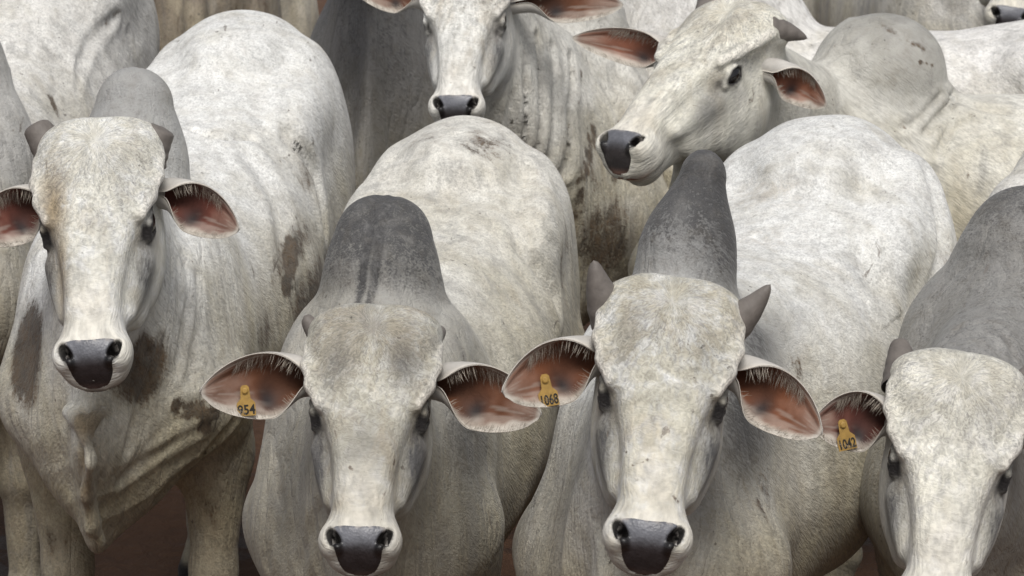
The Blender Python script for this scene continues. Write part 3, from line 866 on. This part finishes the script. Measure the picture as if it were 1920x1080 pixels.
    def tag(s, eo, inn, nn, a, b, text, at, t, o, e):
        i = int(at[0] * (len(a) - 1)); j = int((1 - at[1]) / 2 * (len(b) - 1)) if False else int((at[1] + 1) / 2 * (len(b) - 1))
        p = inn[i, j]; n = unit(np.array([0, -1, .25]) * .9 + nn[i, j] * .15)
        up = np.array([0, 0, 1.]) - n * n[2]; up = unit(up + (.12 + .1 * math.sin(s.sp['seed'] * 5)) * e); up = unit(up - n * (up @ n)); r = np.cross(up, n)
        p = p + n * .016
        w2, top, neck = .0165, -.004, .0075
        pr = [(-w2, -.041), (w2, -.041), (w2, -.018), (.009, -.010), (neck, .010), (.004, .014), (-.004, .014), (-neck, .010), (-.009, -.010), (-w2, -.018)]
        V, Fm, mi = [], [], []
        for dz in (0, .0022):
            V += [p + r * x + up * y + n * dz for x, y in pr]
        k = len(pr)
        Fm.append(list(range(k))[::-1]); Fm.append(list(range(k, 2 * k)))
        Fm += [[q, (q + 1) % k, (q + 1) % k + k, q + k] for q in range(k)]
        # the button
        m = 14; base = len(V)
        for rad, dz in ((.0058, .0022), (.0055, .0050), (.0035, .0062)):
            V += [p + r * rad * math.cos(2 * math.pi * q / m) + up * (.004 + rad * math.sin(2 * math.pi * q / m)) + n * dz for q in range(m)]
        for lv in range(2):
            Fm += [[base + lv * m + q, base + lv * m + (q + 1) % m, base + (lv + 1) * m + (q + 1) % m, base + (lv + 1) * m + q] for q in range(m)]
        Fm.append([base + 2 * m + q for q in range(m)])
        mi = [0] * len(Fm)
        cu = bpy.data.curves.new("digits", 'FONT'); cu.body = text; cu.size = .024; cu.align_x = 'CENTER'; cu.resolution_u = 3
        cu.offset = .0006
        to = bpy.data.objects.new("digits", cu); C.objects.link(to)
        dg = bpy.context.evaluated_depsgraph_get(); me = to.evaluated_get(dg).to_mesh()
        xw = max(abs(q.co.x) for q in me.vertices); sc = min(1, .0158 / xw)
        base = len(V)
        V += [p + r * (q.co.x * sc) + up * (q.co.y - .038) + n * .0026 for q in me.vertices]
        tf = [[base + x for x in pl.vertices] for pl in me.polygons]
        Fm += tf; mi += [1] * len(tf)
        to.to_mesh_clear() if hasattr(to, 'to_mesh_clear') else None
        bpy.data.objects.remove(to)
        ob = mesh_obj("ear_tag", s.to_local(np.array(V)), Fm, [M_TAG, M_INK], eo, smooth=False, mat_idx=mi)

    def horn(s, sg, tip, r=.03, blunt=.25, curve=.02, root=(.098, .035, -.058)):
        b0 = s.ho + s.HM @ (np.array([root[0] * sg, root[1], root[2]]) * s.hs)
        tp = W(*tip); ax = tp - b0; L = np.linalg.norm(ax); e = ax / L
        upv = np.array([0, 0, 1.]); upv = unit(upv - e * (upv @ e)); sd_ = np.cross(e, upv)
        n, m = 22, 24
        V = []
        for i in range(n):
            t = i / (n - 1); tt = t
            rr = r * ((1 - t) ** .8 * (1 - blunt) + blunt) * (1 + .03 * math.sin(t * 26) * (1 - t))
            if t > .9: rr *= math.sqrt(max(0, 1 - ((t - .9) / .1) ** 2)) * .98 + .02
            c = b0 - e * .02 + e * (L + .02) * t + upv * curve * (t * t - t)
            V += [c + (upv * math.cos(2 * math.pi * j / m) + sd_ * math.sin(2 * math.pi * j / m)) * rr for j in range(m)]
        i = np.arange(n * m).reshape(n, m); j = np.roll(i, -1, 1)
        f = np.stack([i[:-1], j[:-1], j[1:], i[1:]], -1).reshape(-1, 4)
        mesh_obj("horn", s.to_local(np.array(V)), f, M_HORN, s.e)


# ------------------------------------------------------------------ the herd
BACK = (.010, .016)
HERD = [
    dict(kind='brindled_face', chest=-.05, label="white zebu with brown streaked face and muddy neck, nearest the left side, hanging dewlap", seed=1, S=1.06, yaw=6.5,
         hump_at=(250, 133, 6.15), hump_w=.012, hw=.97, hump_shape=(.0, .10, None, .13, .070), rump=(.065, -.07, .05), tuck=.08, flap=[[(124, 772, .025, .016), (150, 794, .035, .014), (160, 808, .035, .011)], [(194, 772, .025, .014), (174, 790, .035, .012), (160, 808, .035, .011)], [(160, 812, .03, .012), (171, 865, .042, .014), (163, 925, .046, .016), (172, 978, .05, .020), (190, 1012, .05, .015)]],
         grooves=[([(296, 440), (288, 560), (276, 660)], .010, .006), ([(318, 460), (316, 580), (300, 690)], .010, .006), ([(342, 480), (346, 600), (330, 700)], .010, .005), ([(368, 520), (372, 620), (352, 720)], .012, .004), ([(362, 248), (392, 256), (425, 262), (472, 258)], .012, .008), ([(545, 255), (590, 330), (606, 425)], .022, .012), ([(470, 300), (520, 380), (530, 470)], .03, .008), ([(300, 640), (262, 760), (238, 840)], .014, .006), ([(390, 800), (300, 850), (225, 900)], .012, .005), ([(440, 790), (360, 870), (300, 930)], .012, .005), ([(430, 720), (350, 760), (290, 820)], .012, .004)],
         strokes=[([(318, 76), (336, 78)], .010, 1.15), ([(262, 126), (275, 128)], .010, 1.1), ([(560, 225), (585, 265), (590, 300)], .022, .85), ([(520, 305), (545, 290)], .008, 1.1), ([(520, 420), (530, 450)], .010, 1.1), ([(548, 400), (566, 450)], .014, 1.05), ([(548, 460), (535, 535)], .045, 1.35), ([(590, 420), (598, 470)], .014, 1.0), ([(470, 500), (475, 520)], .012, 1.05), ([(335, 765), (400, 780)], .032, 1.2), ([(375, 765), (390, 805)], .035, 1.2), ([(350, 890), (385, 850)], .012, 1.1), ([(350, 240), (470, 258)], .008, .95)],
         tan_at=[((160, 790, 5.62), (.05, .1, .04), 1.2), ((160, 920, 5.78), (.025, .08, .14), 1.1)], poll=(183, 222, 5.68), nose=(170, 700, 5.42), face=(-.03, -1, .2),
         ear_l=dict(tip=(440, 430, 5.6), width=.050, facing=(-.25, -1, .1), inner=(.16, .055, .04)),
         ear_r=dict(tip=(-40, 440, 5.6), width=.055, facing=(.2, -1, .1), inner=(.16, .055, .04)),
         horn_root=(.090, .045, -.052), horn_l=dict(tip=(306, 238, 5.70), r=.042, blunt=.62, curve=-.01), horn_r=dict(tip=(64, 232, 5.72), r=.042, blunt=.62, curve=-.01),
         g_hump=.62, g_neck=.08, g_brow=.1, coat=dict(cream=(.735, .735, .715), stain=.42, clean=.8, face=(.66, .645, .575)),
         face_stain=[((-.075, .19, .0), (.034, .11, .08), 1.25), ((-.058, .32, .0), (.02, .11, .06), 1.15)],
         mud=[((590, 560), (.07, .4, .16), 1.2), ((570, 330), (.05, .2, .10), .95), ((500, 620), (.08, .3, .10), .95), ((400, 960), (.05, .2, .10), 1.0), ((52, 665, 5.95), (.066, .35, .14), 1.55), ((262, 690, 5.85), (.055, .3, .11), 1.5), ((380, 770, 5.9), (.08, .2, .05), .9), ((545, 470, 6.8), (.05, .4, .10), 1.1), ((560, 560, 6.6), (.08, .4, .12), .85), ((580, 250, 7.0), (.05, .2, .08), .7), ((440, 690, 6.0), (.1, .3, .05), .75), ((100, 1010, 6), (.07, .2, .08), .9), ((330, 1040, 6), (.07, .2, .1), .8)],
         folds=[((.08, -.25, .80), (.22, .2, .14), (-.6, .2, 1), .07, .0032)],
         dewlap=[]),
    dict(kind='grey_hump', chest=-.08, label="zebu with broad smooth grey hump and yellow tag 954 in its wide ear", seed=2, S=1.0, yaw=8,
         hump_at=(722, 370, 5.62), hump_w=.024, hw=1.03, hump_shape=(.0, .10, None, .138, .074), crease=(.004, .08), rump=(.025, -.06, 0), poll=(703, 572, 5.12), nose=(672, 1050, 4.87), face=(-.04, -1, .25),
         ear_l=dict(tip=(1006, 778, 5.02), width=.058, facing=(-.15, -1, .1)),
         ear_r=dict(tip=(384, 736, 5.0), width=.058, facing=(.15, -1, .1), tag="954", tag_at=(.60, -.35)),
         horn_l=dict(tip=(829, 618, 5.2), r=.028, blunt=.3), horn_r=dict(tip=(570, 592, 5.15), r=.028, blunt=.3),
         g_hump=1.1, g_neck=.55, g_face=.28, g_bridge=.3, g_brow=.5, t_face=.6, grooves=[([(985, 330), (970, 400), (985, 470), (1035, 560)], .028, .013), ([(860, 250), (855, 330), (845, 400)], .014, .004), ([(700, 330), (740, 300), (790, 290)], .02, .005), ([(590, 850), (600, 960), (560, 1060)], .012, .004), ([(520, 860), (530, 960), (500, 1060)], .012, .003)], mud=[((900, 265), (.20, .22, .12), .93), ((800, 260), (.12, .16, .10), .9), ((1060, 480), (.06, .3, .16), .95), ((880, 250), (.20, .25, .12), .80), ((760, 300), (.12, .2, .12), .66), ((1010, 330), (.08, .2, .2), .7)], strokes=[([(656, 876), (660, 880)], .005, 1.2), ([(740, 864), (738, 872)], .005, 1.3), ([(712, 955), (716, 975)], .005, 1.1), ([(640, 990), (700, 985)], .008, .9), ([(1000, 620), (1004, 632)], .007, 1.1), ([(990, 330), (978, 360)], .012, .95)], gray_at=[((535, 880), (.07, .25, .35), .75), ((880, 830), (.09, .2, .25), 1.0), ((800, 640), (.1, .2, .12), .8)], coat=dict(cream=(.67, .655, .605), stain=.6),
         gray=[((0, -.15, 1.05), (.4, .3, .3), .5)],
         dirt=[]),
    dict(kind='dark_hump', shoulder=-.14, chest=-.12, label="zebu with tall leaning dark hump, outspread pointed horns and yellow tag 1068", seed=3, S=1.05, yaw=21,
         hump_at=(1325, 285, 5.35), hump_shape=(.03, .14, None, .136, .050), rump=(.015, .01, 0), poll=(1266, 520, 4.82), nose=(1210, 1046, 4.56), face=(-.06, -1, .25),
         ear_l=dict(tip=(1533, 812, 4.72), width=.052, facing=(-.2, -1, .1), inner=(.21, .08, .04)),
         ear_r=dict(tip=(952, 735, 4.72), width=.054, facing=(.2, -1, .1), inner=(.21, .08, .04), tag="1068", tag_at=(.58, -.35)),
         horn_root=(.098, .052, -.046), horn_l=dict(tip=(1445, 533, 4.80), r=.040, blunt=.08, curve=.025), horn_r=dict(tip=(1113, 488, 4.80), r=.043, blunt=.12, curve=.03),
         g_hump=1.15, g_neck=.12, g_face=.15, grooves=[([(1742, 330), (1762, 420), (1748, 540)], .026, .011), ([(1590, 230), (1540, 300), (1470, 400)], .016, .004), ([(1620, 330), (1650, 420), (1640, 520)], .04, .008), ([(1420, 440), (1470, 480), (1560, 500)], .010, .004), ([(1130, 900), (1120, 980), (1150, 1060)], .012, .004)], mud=[((1785, 480), (.06, .3, .14), .85), ((1440, 920), (.08, .2, .10), .85), ((1490, 700), (.06, .2, .12), .8)], strokes=[([(1186, 873), (1196, 868), (1214, 862)], .004, 1.3), ([(1168, 846), (1174, 848)], .004, 1.2), ([(1290, 640), (1292, 652)], .005, 1.2), ([(1262, 930), (1270, 940)], .006, 1.2), ([(1660, 505), (1662, 530)], .009, 1.15), ([(1380, 270), (1392, 258)], .007, 1.1), ([(1655, 395), (1672, 425)], .014, .95), ([(1420, 940), (1440, 990)], .02, .9), ([(1560, 290), (1600, 280)], .010, .8)], tan_at=[((1435, 360), (.12, .10, .09), .42), ((1440, 440), (.08, .08, .08), .35)], gray_at=[((1400, 780), (.06, .2, .22), 1.1), ((1120, 850), (.06, .2, .2), .8), ((1420, 640), (.06, .2, .1), .9), ((1330, 940), (.05, .2, .12), .8)], coat=dict(cream=(.715, .715, .695), stain=.42, clean=.7),
         t_face=.45,
         dirt=[((-.02, .55, 1.2), (.1, .5, .2), .35), ((.2, .2, 1.1), (.1, .2, .2), .4)]),
    dict(kind='pale_forehead', label="zebu with pale curly forehead and tag 1042, cut by the right edge of the picture", seed=4, S=1.03, yaw=22,
         hump_at=(1935, 365, 5.7), hump_w=.018, hw=1.03, hump_shape=(.0, .10, None, .155, .080), poll=(1806, 662, 5.02), nose=(1752, 1165, 4.80), face=(-.1, -1, .25),
         ear_l=dict(tip=(2075, 800, 5.0), width=.052), ear_r=dict(tip=(1531, 795, 5.0), width=.052, facing=(.1, -1, .15), inner=(.12, .04, .03), tag="1042", tag_at=(.62, -.35)),
         horn_l=dict(tip=(1950, 675, 5.1), r=.03, blunt=.3), horn_r=dict(tip=(1686, 636, 5.1), r=.042, blunt=.3),
         g_hump=.95, g_neck=.75, g_face=.1, grooves=[([(1765, 650), (1800, 615), (1850, 605), (1890, 640), (1905, 690)], .010, .005), ([(1785, 655), (1812, 632), (1845, 628), (1872, 650), (1885, 690)], .009, .004)], coat=dict(cream=(.69, .675, .635), stain=.2, face=(.64, .62, .54)),
         ),
    dict(kind='mouth_at_rump', eye_m=1.2, label="white faced zebu holding its muzzle over the rump of the tag 954 animal", seed=5, S=1.05, yaw=4,
         hump_at=(1075, -40, 8.05), hump_shape=(.0, .10, None, .19, .10), poll=(880, -98, 7.32), nose=(853, 222, 7.08), face=(-.12, -1, .1),
         ear_l=dict(tip=(1168, 10, 7.3), width=.050, facing=(-.1, -1, .0)), ear_r=dict(tip=(660, -30, 7.3), width=.05, tag="", tag_at=(.5, -.4)),
         horn_l=dict(tip=(1010, -120, 7.4), r=.03), horn_r=dict(tip=(770, -120, 7.4), r=.03),
         g_hump=.5, g_neck=.12, g_face=.05, pink_lip=.9, grooves=[([(945, 60), (958, 150), (960, 250)], .014, .009), ([(975, 70), (985, 160), (982, 270)], .013, .011), ([(1006, 70), (1014, 170), (1005, 290)], .013, .011), ([(1035, 90), (1040, 180), (1026, 300)], .015, .009), ([(1070, 110), (1068, 200), (1060, 320)], .015, .012)], mud=[((1110, 330), (.10, .25, .16), .95), ((1130, 450), (.15, .3, .2), 1.15)], strokes=[([(1090, 130), (1080, 200)], .02, .95), ([(1110, 250), (1095, 330), (1080, 400)], .05, 1.0), ([(1165, 240), (1150, 330)], .04, .95)], coat=dict(cream=(.69, .675, .625), stain=.5, face=(.70, .695, .66)), res=(.006, .0095),  # lower mud patch also painted in to darken the shaded gap
         
         dirt=[((.2, -.1, .85), (.12, .3, .25), .85), ((0, 0, .55), (.4, .4, .3), .7)]),
    dict(kind='turned_head', eye_m=1.4, label="cream zebu turning its head sideways, dark eye in profile, one grey horn", seed=6, S=1.06, horn_root=(.096, .045, -.04), yaw=93,
         hump_at=(1690, 45, 7.35), hump_shape=(.0, .14, None, .19, .10), poll=(1395, 2, 7.0), nose=(1150, 292, 6.72), face=(-.62, -.62, .45),
         ear_l=dict(tip=(1545, 200, 6.85), width=.046, facing=(-.5, -.8, -.1), inner=(.30, .12, .07)), ear_r=dict(tip=(1072, 72, 7.1), width=.045, facing=(.1, -1, -.1), inner=(.26, .1, .06), tag="", tag_at=(.5, -.4)),
         horn_l=dict(tip=(1514, 72, 6.95), r=.04, blunt=.06, curve=-.02), horn_r=dict(tip=(1330, -70, 7.2), r=.035),
         g_hump=.62, g_neck=.2, g_face=.02, g_brow=.0, t_face=.5, pink_lip=.8, grooves=[([(1786, 178), (1765, 215), (1735, 250)], .012, .010), ([(1790, 190), (1780, 240), (1760, 290)], .012, .007), ([(1785, 185), (1840, 205), (1910, 215)], .012, .006), ([(1760, 180), (1725, 225), (1690, 240)], .010, .005)], strokes=[([(1725, 118), (1745, 122)], .012, 1.2), ([(1655, 45), (1690, 75), (1730, 90)], .02, .9), ([(1700, 250), (1690, 330)], .02, .85), ([(1820, 240), (1815, 330)], .014, .85), ([(1690, 240), (1730, 235)], .012, .95)], coat=dict(cream=(.68, .665, .605), stain=.4, face=(.68, .66, .575)), res=(.006, .0095),
         
         dirt=[((0.1, .08, 1.45), (.2, .15, .12), .55), ((.25, .5, 1.0), (.2, .5, .25), .5)]),
    dict(kind='white_back', label="white backed zebu standing sideways behind the one with turned head", seed=7, S=1.08, yaw=100,
         hump_at=(1440, -10, 8.35), hump_shape=(.0, .10, 1.33, .17, .10), poll=(1150, -260, 8.6), nose=(1080, -120, 8.95), face=(-.5, .7, .3),
         ear_l=dict(tip=(1200, -200, 8.3)), ear_r=dict(tip=(1100, -200, 9.0)),
         g_hump=.1, g_neck=.05, res=BACK, coat=dict(cream=(.72, 0.708, 0.685), stain=.2)),
    dict(kind='grey_neck', label="dark grey zebu with raised head, only chest and neck showing between two white ones", seed=8, S=1.08, yaw=10,
         hump_at=(735, -190, 8.6), hump_shape=(.0, .10, None, .19, .10), poll=(690, -420, 8.15), nose=(640, -90, 7.75), face=(-.3, -1, .3),
         ear_l=dict(tip=(850, -300, 8.1)), ear_r=dict(tip=(520, -300, 8.1)),
         g_hump=.9, g_neck=.82, g_body=.75, res=BACK, coat=dict(cream=(.50, 0.488, 0.475), stain=.3), dirt=[((.1, -.25, 1.1), (.3, .3, .3), .5)]),
    dict(kind='left_flank', label="white zebu with wrinkled scuffed shoulder at the left edge of the picture", seed=9, S=1.1, yaw=3, rump=(.16, .05, .1),
         hump_at=(-125, -20, 7.0), hump_shape=(.0, .10, None, .19, .10), poll=(-270, 200, 6.5), nose=(-330, 560, 6.2), face=(-.3, -1, .2),
         ear_l=dict(tip=(-170, 330, 6.5)), ear_r=dict(tip=(-430, 300, 6.5)),
         g_hump=.8, g_neck=.45, res=BACK, grooves=[([(215, 30), (170, 80), (150, 130)], .014, .008), ([(240, 60), (250, 110), (268, 150)], .012, .006), ([(60, 90), (90, 115), (130, 110)], .010, .005), ([(150, 110), (148, 170)], .010, .005)], strokes=[([(150, 110), (148, 165)], .010, 1.1), ([(162, 105), (158, 160)], .010, 1.0), ([(100, 185), (112, 215)], .024, 1.1), ([(200, 40), (225, 20)], .018, .95), ([(95, 20), (130, 35)], .008, 1.0), ([(70, 60), (110, 70)], .008, .95), ([(240, 90), (262, 110)], .012, .9)], coat=dict(cream=(.70, 0.688, 0.655), stain=.4),
          dirt=[((.3, .35, .95), (.1, .12, .12), .8), ((.3, .9, 1.1), (.2, .2, .2), .5)]),
    dict(kind='muddy_rump', label="mud brown zebu seen far back between the two left animals", seed=10, S=1.08, yaw=172,
         hump_at=(345, -80, 11.0), hump_shape=(.0, .10, 1.5, .18, .10), poll=(345, -150, 11.6), nose=(330, 60, 11.9), face=(0, 1, .2),
         ear_l=dict(tip=(300, -100, 11.6)), ear_r=dict(tip=(400, -100, 11.6)),
         g_hump=.6, g_neck=.4, dirt0=.80, res=BACK, coat=dict(cream=(.27, 0.225, 0.18), stain=.8)),
    dict(kind='far_rump', label="pale dusty zebu far back above the white rump on the left", seed=11, S=1.02, yaw=168,
         hump_at=(392, -90, 11.4), hump_shape=(.0, .10, 1.5, .18, .10), poll=(402, -150, 12.0), nose=(412, 40, 12.3), face=(0, 1, .2),
         ear_l=dict(tip=(500, -100, 12.0)), ear_r=dict(tip=(600, -100, 12.0)),
         g_hump=.6, g_neck=.4, dirt0=.45, res=BACK, coat=dict(cream=(.56, 0.518, 0.465), stain=.6)),
    dict(kind='far_white', label="white zebu far back at the top beyond the white back", seed=12, S=1.08, yaw=172,
         hump_at=(1660, -70, 11.2), hump_shape=(.0, .10, 1.5, .18, .10), poll=(1640, -130, 11.8), nose=(1650, 60, 12.1), face=(0, 1, .2),
         ear_l=dict(tip=(1600, -100, 11.8)), ear_r=dict(tip=(1700, -100, 11.8)),
         g_hump=.5, g_neck=.3, res=BACK, coat=dict(cream=(.70, 0.688, 0.655), stain=.3)),
    dict(kind='corner_nose', label="white zebu whose dark nose shows in the top right corner", seed=13, S=1.05, yaw=28,
         hump_at=(2080, -180, 9.5), hump_shape=(.0, .10, 1.5, .18, .10), poll=(1915, -225, 8.85), nose=(1892, 50, 8.6), face=(-.05, -1, .1),
         ear_l=dict(tip=(2050, -150, 8.8)), ear_r=dict(tip=(1770, -150, 8.8)),
         g_hump=.5, g_neck=.3, g_face=.03, res=(.008, .016), coat=dict(cream=(.70, 0.688, 0.655), stain=.3)),
]
for sp in HERD: Cow(sp)
print('script', round(time.time() - T0, 1), 's')
